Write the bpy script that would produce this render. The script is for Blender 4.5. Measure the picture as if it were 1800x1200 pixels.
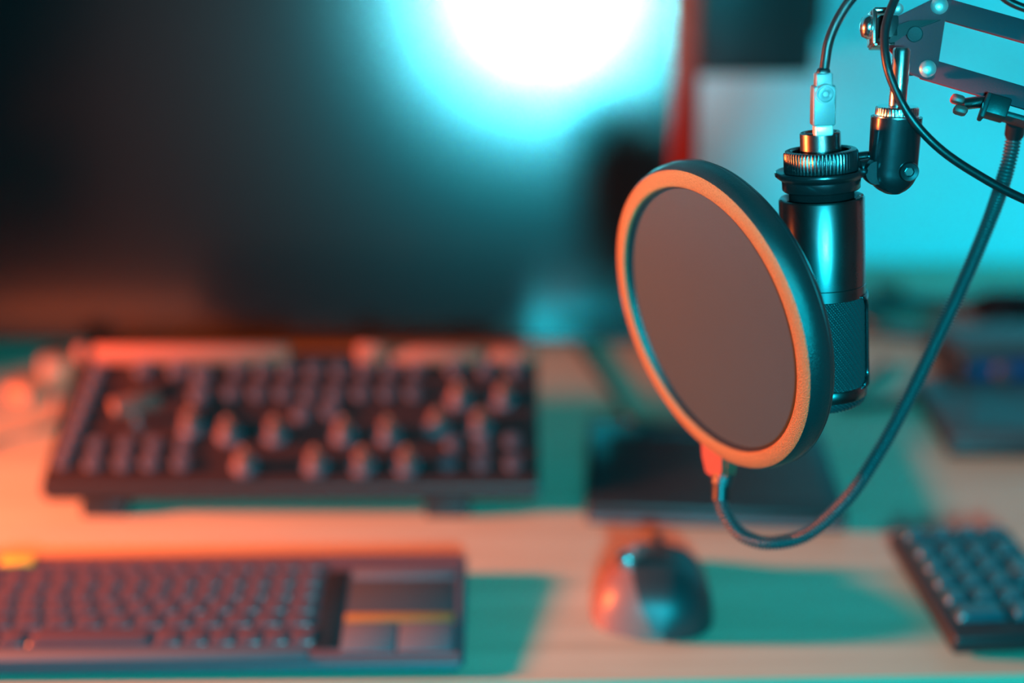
import bpy, bmesh, math, random
from mathutils import Vector, Matrix
random.seed(7)
PI = math.pi
S = bpy.context.scene
COL = S.collection
for o in list(bpy.data.objects): bpy.data.objects.remove(o)

# ------------------------------------------------------------------ camera
PITCH = math.radians(20.3); CH = 0.527; FP = 2500.0
cd = bpy.data.cameras.new('camera'); cam = bpy.data.objects.new('camera', cd); COL.objects.link(cam)
cam.location = (0, 0, CH); cam.rotation_euler = (PI/2 - PITCH, 0, 0)
cd.lens = 50; cd.sensor_width = 36; cd.clip_start = 0.02; cd.clip_end = 30
cd.dof.use_dof = True; cd.dof.focus_distance = 0.745; cd.dof.aperture_fstop = 1.7
S.camera = cam

# ------------------------------------------------------------------ world, lights, exposure
w = bpy.data.worlds.new('world'); S.world = w; w.use_nodes = True
w.node_tree.nodes['Background'].inputs[0].default_value = (0.0045, 0.0065, 0.0085, 1)
w.node_tree.nodes['Background'].inputs[1].default_value = 1.0
S.view_settings.view_transform = 'Standard'; S.view_settings.look = 'None'
S.view_settings.exposure = 0; S.view_settings.gamma = 1; S.view_settings.use_curve_mapping = False

def area(name, loc, target, size, power, col, spread=180, shape='DISK', sy=None):
    l = bpy.data.lights.new(name, 'AREA'); l.shape = shape; l.size = size
    if sy: l.size_y = sy
    l.energy = power; l.color = col; l.spread = math.radians(spread)
    o = bpy.data.objects.new(name, l); COL.objects.link(o); o.location = loc
    o.rotation_euler = (Vector(target) - Vector(loc)).to_track_quat('-Z', 'Y').to_euler()
    return o
CYAN = (0.004, 0.80, 1.0); ORANGE = (1.0, 0.15, 0.03)
area('cyan_front_lamp', (0.06, -0.50, 0.54), (0.10, 1.2, 0.2), 0.15, 33, CYAN)
area('glare_core_helper', (0.07, -0.52, 0.59), (0.035, 1.40, 0.41), 0.22, 0.68, (0.20, 0.92, 1.0), 10.8)  # added beam that whitens the glare core; no separate lamp stands there
area('orange_side_lamp', (-0.97, 0.92, 0.255), (0.1, 0.95, 0.12), 0.11, 12, ORANGE, 90)
area('cyan_wall_lamp', (1.05, 1.15, 0.30), (0.75, 1.72, 0.22), 0.25, 1.9, CYAN, 140)

area('monitor_back_light', (0.06, 1.50, 0.20), (0.24, 1.72, 0.23), 0.06, 0.10, (1.0, 0.22, 0.16), 75)
area('backdrop_fill', (-0.9, -1.25, 1.25), (-0.85, -2.2, 0.45), 0.3, 1.9, (1.0, 0.62, 0.62), 110)  # added fill on the unseen wall, backs the chair's dark mirror image

# ------------------------------------------------------------------ placing helpers
CAM = Vector((0, 0, CH)); FW = Vector((0, math.cos(PITCH), -math.sin(PITCH)))
UP = Vector((0, math.sin(PITCH), math.cos(PITCH))); RT = Vector((1, 0, 0))
def W(px, py, zc):                       # a point at a given depth
    return CAM + FW*zc + RT*((px-900)/FP*zc) + UP*((600-py)/FP*zc)
def ray(px, py): return (FW + RT*((px-900)/FP) + UP*((600-py)/FP)).normalized()
def P(px, py, z=0.0):                    # a point at a given height over the desk
    d = ray(px, py); t = (z-CH)/d.z; return CAM + d*t

# ------------------------------------------------------------------ materials
def mat(name, col, rough=0.5, metal=0.0, spec=0.5, bump=0.0, bscale=400, ior=1.5, sheen=0, coat=0, var=0, aniso=0):
    m = bpy.data.materials.new(name); m.use_nodes = True; nt = m.node_tree; b = nt.nodes['Principled BSDF']
    b.inputs['Base Color'].default_value = (*col, 1); b.inputs['Roughness'].default_value = rough
    b.inputs['Metallic'].default_value = metal; b.inputs['IOR'].default_value = ior
    b.inputs['Specular IOR Level'].default_value = spec; b.inputs['Coat Weight'].default_value = coat
    tc = nt.nodes.new('ShaderNodeTexCoord'); n = nt.nodes.new('ShaderNodeTexNoise')
    n.inputs['Scale'].default_value = bscale; n.inputs['Detail'].default_value = 4
    nt.links.new(tc.outputs['Object'], n.inputs['Vector'])
    if bump:
        bp = nt.nodes.new('ShaderNodeBump'); bp.inputs['Strength'].default_value = bump; bp.inputs['Distance'].default_value = 0.001
        nt.links.new(n.outputs['Fac'], bp.inputs['Height']); nt.links.new(bp.outputs['Normal'], b.inputs['Normal'])
    r = nt.nodes.new('ShaderNodeMapRange'); r.inputs[3].default_value = max(0.02, rough-0.05); r.inputs[4].default_value = min(1, rough+0.05)
    nt.links.new(n.outputs['Fac'], r.inputs[0]); nt.links.new(r.outputs[0], b.inputs['Roughness'])
    if var:
        mx = nt.nodes.new('ShaderNodeMix'); mx.data_type = 'RGBA'
        mx.inputs[6].default_value = (*[c*(1-var) for c in col], 1); mx.inputs[7].default_value = (*[min(1, c*(1+var)) for c in col], 1)
        nt.links.new(n.outputs['Fac'], mx.inputs[0]); nt.links.new(mx.outputs[2], b.inputs['Base Color'])
    return m

M = {}
M['wall'] = mat('painted_wall', (0.50, 0.80, 0.84), 0.8, bump=0.15, bscale=60)
M['ceiling'] = mat('ceiling_paint', (0.05, 0.05, 0.05), 0.9)
M['wall_pale'] = mat('pale_wall_panel', (0.2, 0.15, 0.15), 0.8)
M['wall_warm'] = mat('warm_grey_wall', (0.45, 0.38, 0.36), 0.85)
M['wall_dark'] = mat('dark_painted_wall', (0.045, 0.042, 0.042), 0.9)
M['floor'] = mat('floor_laminate', (0.05, 0.04, 0.035), 0.6)
M['plastic'] = mat('black_plastic', (0.018, 0.018, 0.020), 0.42, bump=0.05, bscale=900)
M['plastic_soft'] = mat('soft_black_plastic', (0.030, 0.028, 0.032), 0.5, bump=0.1, bscale=1500)
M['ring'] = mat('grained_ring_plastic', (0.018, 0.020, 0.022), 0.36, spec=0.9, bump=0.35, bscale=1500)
M['ring_face'] = mat('ring_face_orange_lit', (0.27, 0.120, 0.042), 0.50, spec=1.0, bump=0.8, bscale=1300, var=0.75)  # dark ring plastic with the orange lamp's light painted into the colour
M['cable'] = mat('cable_rubber', (0.012, 0.012, 0.014), 0.38, bump=0.05, bscale=600)
M['metal_dark'] = mat('satin_black_metal', (0.10, 0.10, 0.11), 0.24, metal=0.9)
M['metal_body'] = mat('anodised_dark_body', (0.30, 0.30, 0.31), 0.27, metal=1.0, bscale=40)
M['chrome'] = mat('polished_chrome', (0.9, 0.9, 0.9), 0.22, metal=1.0)
M['bolt'] = mat('zinc_bolt_head', (0.95, 0.92, 0.9), 0.34, metal=0.8)
M['steel'] = mat('zinc_plated_steel', (0.7, 0.7, 0.7), 0.2, metal=1.0)
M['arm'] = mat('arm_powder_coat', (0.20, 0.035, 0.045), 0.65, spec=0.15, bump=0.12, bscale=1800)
M['neck'] = mat('wound_steel_black', (0.075, 0.075, 0.08), 0.30, metal=0.2, spec=0.9)
M['key'] = mat('key_plastic', (0.045, 0.042, 0.045), 0.28, spec=0.8)
M['button'] = mat('button_plastic', (0.095, 0.072, 0.088), 0.25, spec=0.8)
M['skirt'] = mat('knob_skirt_plastic', (0.16, 0.11, 0.13), 0.35)
M['pad_key'] = mat('number_pad_keycap', (0.030, 0.085, 0.105), 0.24, spec=0.9)  # cyan in this base colour stands in for lamp glints on black keys
M['deck'] = mat('deck_plastic', (0.026, 0.011, 0.011), 0.45, bump=0.05, bscale=800)
M['knob'] = mat('knob_rubber', (0.17, 0.07, 0.055), 0.4)
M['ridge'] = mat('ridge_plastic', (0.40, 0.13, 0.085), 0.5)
M['kb_body'] = mat('charcoal_keyboard_plastic', (0.115, 0.062, 0.074), 0.42)
M['kb_key'] = mat('keyboard_keycap', (0.100, 0.052, 0.062), 0.30, spec=0.7)
M['kb_grey'] = mat('grey_button_plastic', (0.13, 0.13, 0.15), 0.4)
M['kb_pad'] = mat('touchpad_surface', (0.055, 0.055, 0.062), 0.5)
M['yellow'] = mat('yellow_button_plastic', (0.85, 0.52, 0.06), 0.4)
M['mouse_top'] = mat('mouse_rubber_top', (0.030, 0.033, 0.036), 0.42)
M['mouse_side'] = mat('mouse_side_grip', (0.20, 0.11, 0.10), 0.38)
M['slab'] = mat('matt_slab', (0.014, 0.014, 0.016), 0.40)
M['slab2'] = mat('slab_active_area', (0.030, 0.034, 0.038), 0.35)
M['box'] = mat('dark_box', (0.035, 0.04, 0.045), 0.4)
M['blue'] = mat('navy_device_plastic', (0.02, 0.05, 0.14), 0.4)
M['strip'] = mat('ochre_strip', (0.36, 0.17, 0.035), 0.45)
M['orange_lit_white'] = mat('pale_plastic_orange_lit', (0.75, 0.26, 0.14), 0.45)  # pale plastic, orange lamp light painted into its base colour
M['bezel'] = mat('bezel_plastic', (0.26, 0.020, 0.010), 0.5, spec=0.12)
M['wing'] = mat('wing_nut_orange_lit', (0.60, 0.05, 0.045), 0.45)  # red base paints the orange lamp's light onto the dark wing nuts
M['fabric'] = mat('chair_fabric', (0.006, 0.006, 0.007), 0.9, spec=0.1, bump=0.3, bscale=800)

def desk_mat():
    m = mat('light_wood_desk', (0.70, 0.58, 0.42), 0.42, bscale=30)
    nt = m.node_tree; b = nt.nodes['Principled BSDF']
    tc = nt.nodes.new('ShaderNodeTexCoord'); mp = nt.nodes.new('ShaderNodeMapping'); mp.inputs['Scale'].default_value = (2.2, 34, 10)
    n = nt.nodes.new('ShaderNodeTexNoise'); n.inputs['Scale'].default_value = 1.4; n.inputs['Detail'].default_value = 6; n.inputs['Distortion'].default_value = 0.6
    cr = nt.nodes.new('ShaderNodeValToRGB')
    cr.color_ramp.elements[0].position = 0.3; cr.color_ramp.elements[0].color = (0.47, 0.36, 0.25, 1)
    cr.color_ramp.elements[1].position = 0.7; cr.color_ramp.elements[1].color = (0.57, 0.47, 0.34, 1)
    nt.links.new(tc.outputs['Object'], mp.inputs[0]); nt.links.new(mp.outputs[0], n.inputs['Vector'])
    nt.links.new(n.outputs['Fac'], cr.inputs[0]); nt.links.new(cr.outputs[0], b.inputs['Base Color'])
    b.inputs['Specular IOR Level'].default_value = 0.35
    return m
M['desk'] = desk_mat()

def screen_mat():
    m = bpy.data.materials.new('switched_off_screen'); m.use_nodes = True; b = m.node_tree.nodes['Principled BSDF']
    b.inputs['Base Color'].default_value = (0.004, 0.004, 0.005, 1)
    b.inputs['Roughness'].default_value = 0.22; b.inputs['IOR'].default_value = 1.75
    b.inputs['Coat Weight'].default_value = 1.0; b.inputs['Coat Roughness'].default_value = 0.12; b.inputs['Coat IOR'].default_value = 1.5
    return m
M['screen'] = screen_mat()

def mesh_fabric():
    m = bpy.data.materials.new('nylon_mesh'); m.use_nodes = True; nt = m.node_tree; b = nt.nodes['Principled BSDF']
    b.inputs['Roughness'].default_value = 0.6; b.inputs['Specular IOR Level'].default_value = 0.3
    tc = nt.nodes.new('ShaderNodeTexCoord')
    mp = nt.nodes.new('ShaderNodeMapping'); mp.inputs['Rotation'].default_value = (0, 0, 0.5)
    nt.links.new(tc.outputs['Object'], mp.inputs[0])
    wv = []
    for d in ('X', 'Y'):
        x = nt.nodes.new('ShaderNodeTexWave'); x.bands_direction = d; x.inputs['Scale'].default_value = 380
        nt.links.new(mp.outputs[0], x.inputs['Vector']); wv.append(x)
    mu = nt.nodes.new('ShaderNodeMath'); mu.operation = 'MAXIMUM'
    nt.links.new(wv[0].outputs['Fac'], mu.inputs[0]); nt.links.new(wv[1].outputs['Fac'], mu.inputs[1])
    cr = nt.nodes.new('ShaderNodeValToRGB'); cr.color_ramp.elements[0].color = (0.005, 0.011, 0.012, 1); cr.color_ramp.elements[1].color = (0.038, 0.078, 0.084, 1)
    nt.links.new(mu.outputs[0], cr.inputs[0]); nt.links.new(cr.outputs[0], b.inputs['Base Color'])
    bp = nt.nodes.new('ShaderNodeBump'); bp.inputs['Strength'].default_value = 0.4; bp.inputs['Distance'].default_value = 0.0003
    nt.links.new(mu.outputs[0], bp.inputs['Height']); nt.links.new(bp.outputs[0], b.inputs['Normal'])
    tr = nt.nodes.new('ShaderNodeBsdfTransparent'); mx = nt.nodes.new('ShaderNodeMixShader'); mx.inputs[0].default_value = 0.10
    nt.links.new(b.outputs[0], mx.inputs[1]); nt.links.new(tr.outputs[0], mx.inputs[2])
    nt.links.new(mx.outputs[0], nt.nodes['Material Output'].inputs[0])
    return m
M['mesh'] = mesh_fabric()

# ------------------------------------------------------------------ object helpers
def link_mesh(name, me, m, parent=None, smooth=True, angle=35):
    me.materials.append(m)
    if smooth:
        for p in me.polygons: p.use_smooth = True
        try: me.set_sharp_from_angle(angle=math.radians(angle))
        except Exception: pass
    o = bpy.data.objects.new(name, me); COL.objects.link(o)
    if parent: o.parent = parent
    return o
def obj(name, bm, m, parent=None, smooth=True, loc=None, rot=None, angle=35):
    bmesh.ops.recalc_face_normals(bm, faces=bm.faces)
    me = bpy.data.meshes.new(name); bm.to_mesh(me); bm.free()
    o = link_mesh(name, me, m, parent, smooth, angle)
    if loc is not None: o.location = loc
    if rot is not None: o.rotation_euler = rot
    return o
def tag(o, label, cat, group=None):
    o['label'] = label; o['category'] = cat
    if group: o['group'] = group
    return o
def thing(name, label, cat, loc=(0, 0, 0), rot=(0, 0, 0), mtx=None, group=None):
    o = bpy.data.objects.new(name, None); COL.objects.link(o); o.empty_display_size = 0.02
    if mtx is not None: o.matrix_world = mtx
    else: o.location = loc; o.rotation_euler = rot
    return tag(o, label, cat, group)
def dup(o, name, parent, loc=None, rot=None, scale=None):
    c = o.copy(); c.name = name; COL.objects.link(c); c.parent = parent
    if loc is not None: c.location = loc
    if rot is not None: c.rotation_euler = rot
    if scale is not None: c.scale = scale
    return c
def rbox(w, d, h, bev=0.001, seg=2, c=(0, 0, 0), bm=None, taper=0):
    own = bm is None
    b2 = bmesh.new(); bmesh.ops.create_cube(b2, size=1)
    for v in b2.verts:
        k = 1 - taper if v.co.z > 0 else 1
        v.co = Vector((v.co.x*w*k, v.co.y*d*k, v.co.z*h))
    if bev: bmesh.ops.bevel(b2, geom=list(b2.edges), offset=bev, segments=seg, affect='EDGES', profile=0.5)
    for v in b2.verts: v.co += Vector(c)
    if own: return b2
    me = bpy.data.meshes.new('t'); b2.to_mesh(me); b2.free(); bm.from_mesh(me); bpy.data.meshes.remove(me)
    return bm
def merge(bm, b2, mtx=None):
    if mtx is not None: bmesh.ops.transform(b2, matrix=mtx, verts=b2.verts)
    me = bpy.data.meshes.new('t'); b2.to_mesh(me); b2.free(); bm.from_mesh(me); bpy.data.meshes.remove(me); return bm
def lathe(prof, seg=64, closed=False, ribs=0, rib_rng=None, rib_amp=0):
    bm = bmesh.new(); rings = []
    for i, (r, z) in enumerate(prof):
        if r < 1e-6: rings.append([bm.verts.new((0, 0, z))]); continue
        rg = []
        for k in range(seg):
            a = 2*PI*k/seg; rr = r
            if ribs and rib_rng[0] <= i <= rib_rng[1]: rr = r - rib_amp*(0.5-0.5*math.cos(a*ribs))
            rg.append(bm.verts.new((rr*math.cos(a), rr*math.sin(a), z)))
        rings.append(rg)
    pairs = list(zip(rings, rings[1:])) + ([(rings[-1], rings[0])] if closed else [])
    for a, b in pairs:
        for k in range(seg):
            k2 = (k+1) % seg
            if len(a) == 1 and len(b) == 1: continue
            if len(a) == 1: bm.faces.new((a[0], b[k], b[k2]))
            elif len(b) == 1: bm.faces.new((a[k], a[k2], b[0]))
            else: bm.faces.new((a[k], a[k2], b[k2], b[k]))
    return bm
def prism(pts, h, bev=0.0006, z0=0):
    bm = bmesh.new(); vs = [bm.verts.new((x, y, z0)) for x, y in pts]; f = bm.faces.new(vs)
    r = bmesh.ops.extrude_face_region(bm, geom=[f])
    for v in [g for g in r['geom'] if isinstance(g, bmesh.types.BMVert)]: v.co.z += h
    if bev: bmesh.ops.bevel(bm, geom=list(bm.edges), offset=bev, segments=2, affect='EDGES')
    return bm
def spline(pts, n):                      # Catmull-Rom through the points, evenly resampled
    pts = [Vector(p) for p in pts]; q = [2*pts[0]-pts[1]] + pts + [2*pts[-1]-pts[-2]]; out = []
    for i in range(1, len(q)-2):
        for s in range(24):
            t = s/24
            out.append(0.5*((2*q[i]) + (q[i+1]-q[i-1])*t + (2*q[i-1]-5*q[i]+4*q[i+1]-q[i+2])*t*t + (3*q[i]-q[i-1]-3*q[i+1]+q[i+2])*t**3))
    out.append(pts[-1]); L = [0]
    for a, b in zip(out, out[1:]): L.append(L[-1]+(b-a).length)
    n = n or max(8, int(L[-1]/0.003)); res = []; j = 0
    for k in range(n+1):
        s = L[-1]*k/n
        while j < len(L)-2 and L[j+1] < s: j += 1
        t = (s-L[j])/max(1e-9, L[j+1]-L[j]); res.append(out[j].lerp(out[j+1], t))
    return res
def tube(pts, r, seg=12, n=0, rfun=None, caps=True):
    p = spline(pts, n); bm = bmesh.new(); rings = []; T = (p[1]-p[0]).normalized()
    N = T.orthogonal().normalized()
    for i, c in enumerate(p):
        t = (p[min(i+1, len(p)-1)]-p[max(i-1, 0)]).normalized()
        N = (N - t*N.dot(t)).normalized(); B = t.cross(N); rr = rfun(i) if rfun else r
        rings.append([bm.verts.new(c + (N*math.cos(2*PI*k/seg)+B*math.sin(2*PI*k/seg))*rr) for k in range(seg)])
    for a, b in zip(rings, rings[1:]):
        for k in range(seg): bm.faces.new((a[k], a[(k+1) % seg], b[(k+1) % seg], b[k]))
    if caps: bm.faces.new(rings[0]); bm.faces.new(rings[-1])
    return bm
def frame(origin, z, x=None):            # matrix whose local z is the given direction
    z = Vector(z).normalized(); x = Vector(x) if x is not None else Vector((1, 0, 0))
    x = (x - z*x.dot(z)).normalized(); y = z.cross(x)
    m = Matrix((x, y, z)).transposed().to_4x4(); m.translation = Vector(origin); return m

# ------------------------------------------------------------------ the room
WY = 1.72; RX = 1.6; LX = -2.1; BY = -2.2; FZ = -0.74; CZ = 1.75
def struct(name, bm, m):
    o = obj(name, bm, m, smooth=False); o['kind'] = 'structure'; return o
def slab(x0, x1, y0, y1, z0, z1): return rbox(x1-x0, y1-y0, z1-z0, 0, c=((x0+x1)/2, (y0+y1)/2, (z0+z1)/2))
struct('wall_back', slab(LX, RX, WY, WY+0.1, FZ, CZ), M['wall'])
struct('wall_right', slab(RX, RX+0.1, BY-0.1, WY+0.1, FZ, CZ), M['wall_dark'])
struct('pale_section_1', slab(RX-0.02, RX, 0.75, WY, FZ, 1.3), M['wall_pale'])  # unseen pale wall section, placed for its warm reflection on the microphone
struct('wall_left', slab(LX-0.1, LX, BY-0.1, WY+0.1, FZ, CZ), M['wall_dark'])
struct('wall_front', slab(LX, RX, BY-0.1, BY, FZ, CZ), M['wall_warm'])
struct('floor', slab(LX-0.1, RX+0.1, BY-0.1, WY+0.1, FZ-0.1, FZ), M['floor'])
struct('ceiling', slab(LX-0.1, RX+0.1, BY-0.1, WY+0.1, CZ, CZ+0.1), M['ceiling'])

# ------------------------------------------------------------------ desk
desk = thing('desk', 'light wood desk under the keyboards, its pale top lit orange and teal', 'desk', (0, 0, 0))
dA = P(0, 1214); dB = P(1800, 1187)
sl = (dB.y-dA.y)/(dB.x-dA.x); yl = dA.y + sl*(-0.80-dA.x); yr = dA.y + sl*(1.10-dA.x)
bm = prism([(-0.80, yl), (1.10, yr), (1.10, WY-0.003), (-0.80, WY-0.003)], 0.026, 0.0015, -0.026)
obj('desktop', bm, M['desk'], desk)
for x in (-0.74, 1.04):
    for y in (0.90, 1.62):
        obj('leg', rbox(0.05, 0.05, 0.714, 0.003, c=(x, y, -0.026-0.357)), M['desk'], desk)

# ------------------------------------------------------------------ monitor
TILT = math.radians(6.5)
mb = P(600, 601, 0.012)
mon = thing('monitor', 'large switched-off monitor behind the control deck, glare on its dark screen', 'monitor', (0, mb.y, 0.012), (-TILT, 0, 0))
SX0, SX1, SH = -0.66, 0.160, 0.46
def ringframe(x0, x1, z0, z1, b, bb, y0, y1):
    bm = bmesh.new()
    rbox(b, y1-y0, z1-z0, 0.003, 3, ((x0-b/2), (y0+y1)/2, (z0+z1)/2), bm)
    rbox(b, y1-y0, z1-z0, 0.003, 3, ((x1+b/2), (y0+y1)/2, (z0+z1)/2), bm)
    rbox(x1-x0, y1-y0, bb, 0.002, 2, ((x0+x1)/2, (y0+y1)/2, z1-bb/2), bm)
    return bm
obj('bezel', ringframe(SX0, SX1, 0, SH, 0.027, 0.006, -0.004, 0.022), M['bezel'], mon)
obj('chin', rbox(SX1-SX0, 0.022, 0.006, 0.002, 2, ((SX0+SX1)/2, 0.011, 0.003)), M['plastic'], mon)
bm = rbox(SX1-SX0+0.002, 0.008, SH-0.008, 0, c=((SX0+SX1)/2, 0.004, SH/2)); obj('screen', bm, M['screen'], mon, smooth=False)
obj('back_shell', rbox(SX1-SX0+0.02, 0.03, SH-0.02, 0.01, 3, ((SX0+SX1)/2, 0.034, SH/2)), M['plastic'], mon)
obj('stand_neck', rbox(0.07, 0.02, 0.22, 0.004, 2, (-0.255, 0.058, 0.112)), M['plastic'], mon)
obj('stand_foot', rbox(0.24, 0.14, 0.008, 0.003, 2, (-0.255, 0.115, 0.0)), M['plastic'], mon, rot=(TILT, 0, 0), loc=(0, 0, 0.002))

# box hanging on the back wall
bl = W(1222, 137, 1); 
def at_y(px, py, Y): d = ray(px, py); return CAM + d*(Y/d.y)
a = at_y(1224, 134, 1.60); b = at_y(1432, 134, 1.60)
sp = thing('wall_box', 'dark box hung on the cyan wall between the monitor and the boom arm', 'box', ((a.x+b.x)/2, 1.60, a.z))
wv = b.x-a.x
obj('housing', rbox(wv, WY-1.60-0.002, 0.30, 0.004, 2, (0, (WY-1.60)/2, 0.15)), M['slab'], sp)
obj('front_panel', rbox(wv-0.012, 0.006, 0.285, 0.002, 2, (0, -0.003, 0.151)), M['box'], sp)
obj('side_strip', rbox(0.008, 0.06, 0.26, 0.002, 2, (wv/2+0.004, 0.04, 0.175)), M['bezel'], sp)

# ------------------------------------------------------------------ control deck
FY, FZ0 = P(500, 838, 0.032).y, 0.032
BYd, BZ0 = P(500, 636, 0.085).y, 0.085
slope = math.atan2(BZ0-FZ0, BYd-FY); dl = math.hypot(BZ0-FZ0, BYd-FY)
DX0, DX1 = -0.376, 0.022
deck = thing('control_deck', 'wide black control deck of round buttons and tall knobs before the monitor', 'controller', ((DX0+DX1)/2, FY, 0))
DO = Vector((0, FY, FZ0)); DN = Vector((0, -math.sin(slope), math.cos(slope)))
def on_deck(px, py, h=0):
    d = ray(px, py); t = ((DO+DN*h)-CAM).dot(DN)/d.dot(DN); return CAM + d*t - DN*h
cx = (DX0+DX1)/2
prof = [(FY-0.006, 0.012), (FY-0.008, 0.026), (FY, FZ0), (BYd+0.012, BZ0+0.005), (BYd+0.018, BZ0-0.004), (BYd+0.012, 0.012)]
bm = bmesh.new(); L = []
for x in (DX0-cx, DX1-cx): L.append([bm.verts.new((x, y-FY, z)) for y, z in prof])
bm.faces.new(L[0]); bm.faces.new(L[1][::-1])
for i in range(6): bm.faces.new((L[0][i], L[0][(i+1) % 6], L[1][(i+1) % 6], L[1][i]))
bmesh.ops.bevel(bm, geom=list(bm.edges), offset=0.004, segments=3, affect='EDGES')
obj('body', bm, M['deck'], deck)
for px in (206, 790):
    f = P(px, 870)
    obj('front_foot', rbox(0.036, 0.022, 0.014, 0.002, 2, (f.x-cx, 0.002, 0.007)), M['plastic'], deck)
for x in (-0.15, 0.15): obj('rear_foot', rbox(0.03, 0.02, 0.014, 0.002, 2, (x, 0.125, 0.007)), M['plastic'], deck)
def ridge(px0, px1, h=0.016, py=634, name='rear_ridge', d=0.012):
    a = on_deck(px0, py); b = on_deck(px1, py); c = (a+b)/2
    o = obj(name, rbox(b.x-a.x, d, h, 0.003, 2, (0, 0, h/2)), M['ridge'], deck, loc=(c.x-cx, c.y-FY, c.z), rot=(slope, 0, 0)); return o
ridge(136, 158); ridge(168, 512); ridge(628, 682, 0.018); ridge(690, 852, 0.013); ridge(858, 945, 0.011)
rs = obj('display_strip', rbox(0.052, 0.010, 0.006, 0.001, 2, (0, 0, 0.003)), M['slab'], deck)
a = on_deck(572, 634); rs.location = (a.x-cx, a.y-FY, a.z); rs.rotation_euler = (slope, 0, 0)
# buttons
bt = obj('button', lathe([(0.0068, 0), (0.0068, 0.004), (0.0060, 0.0052), (0.0045, 0.0056), (0, 0.0050)], 16), M['button'], deck)
kn = obj('knob', lathe([(0.0062, 0), (0.0062, 0.0045), (0.0056, 0.016), (0.0048, 0.0175), (0, 0.0175)], 20), M['knob'], deck)
ksk = obj('knob_skirt', lathe([(0.0098, 0), (0.0098, 0.003), (0.0064, 0.0048)], 20), M['skirt'], kn)
skt = obj('indicator_line', rbox(0.0012, 0.005, 0.0008, 0.0002, 1, (0, 0.003, 0.0178)), M['orange_lit_white'], kn)
first = {'button': True, 'knob': True}
def put(kind, px, py, s=1.0):
    p = on_deck(px, py, 0.004 if kind == 'button' else 0.010); src = bt if kind == 'button' else kn
    loc = (p.x-cx, p.y-FY, p.z)
    if first[kind]: first[kind] = False; o = src; o.location = loc; o.rotation_euler = (slope, 0, 0)
    else:
        o = dup(src, kind, deck, loc, (slope, 0, 0))
        if kind == 'knob': dup(skt, 'indicator_line', o); dup(ksk, 'knob_skirt', o)
    o.scale = (s, s, s); return o
for i in range(8): put('button', 172-9.1*i, 646+23.2*i, 0.95)                      # left column
for x in (162, 215, 263, 318): put('button', x, 810, 1.1)
for x in (168, 220, 270, 322): put('button', x, 778, 0.95)
for x, y in ((252, 646), (312, 646), (354, 656), (350, 692)): put('button', x, y, 1.25)
for i in range(8): put('button', 416+45*i, 647)
for i in range(8): put('button', 406+45.7*i, 688)
for x, y in ((530, 725), (580, 720), (800, 645), (854, 645), (906, 645)): put('button', x, y, 1.15)
for x, y in ((848, 778), (900, 772), (796, 776), (846, 812), (902, 812), (788, 812)): put('button', x, y, 1.0)
for x, y in ((334, 738), (400, 752), (482, 752), (602, 752), (681, 752), (428, 806), (553, 806), (636, 806), (714, 806), (806, 690), (884, 690), (843, 738), (768, 738)):
    put('knob', x, y, 1.05)
# lever
p = on_deck(238, 742)
lv = obj('lever', rbox(0.040, 0.016, 0.010, 0.003, 3, (0, 0, 0.022)), M['knob'], deck, loc=(p.x-cx, p.y-FY, p.z), rot=(slope, 0, 0.5))
obj('lever_stem', rbox(0.006, 0.006, 0.020, 0.001, 2, (0, 0, 0.009)), M['steel'], lv)
p = on_deck(262, 690)
obj('jog_wheel', lathe([(0.013, 0), (0.013, 0.004), (0.011, 0.006), (0, 0.005)], 28), M['deck'], deck, loc=(p.x-cx, p.y-FY, p.z), rot=(slope, 0, 0))

# ------------------------------------------------------------------ touch keyboard in front
KW, KD = 0.354, 0.130
kr = math.radians(1.0); ktilt = math.radians(4.0)
kb = thing('touchpad_keyboard', 'slim charcoal keyboard at the desk front with built-in touchpad and yellow strip', 'keyboard', (-0.032-KW/2, 0.8600, 0.0), (0, 0, kr))
def kpl(x, y, z=0): return (x, y, 0.010 + (y+KD/2)*math.tan(ktilt) + z)
prof = [(-KD/2, 0.001), (-KD/2-0.003, 0.006), (-KD/2, 0.0105), (KD/2, 0.0105+KD*math.tan(ktilt)), (KD/2+0.003, 0.012), (KD/2, 0.001)]
pts = []
bm = bmesh.new(); L = []
for x in (-KW/2, KW/2): L.append([bm.verts.new((x, y, z)) for y, z in prof])
bm.faces.new(L[0]); bm.faces.new(L[1][::-1])
for i in range(6): bm.faces.new((L[0][i], L[0][(i+1) % 6], L[1][(i+1) % 6], L[1][i]))
ve = [e for e in bm.edges if abs(e.verts[0].co.y-e.verts[1].co.y) < 1e-6 and abs(e.verts[0].co.x-e.verts[1].co.x) < 1e-6]
bmesh.ops.bevel(bm, geom=list(bm.edges), offset=0.0035, segments=3, affect='EDGES')
obj('body', bm, M['kb_body'], kb)
def kpart(name, x0, x1, y0, y1, h, m, bev=0.0008, z=0):
    o = obj(name, rbox(x1-x0, y1-y0, h, bev, 2, (0, 0, h/2)), m, kb, rot=(ktilt, 0, 0)); o.location = kpl((x0+x1)/2, (y0+y1)/2, z); return o
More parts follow.
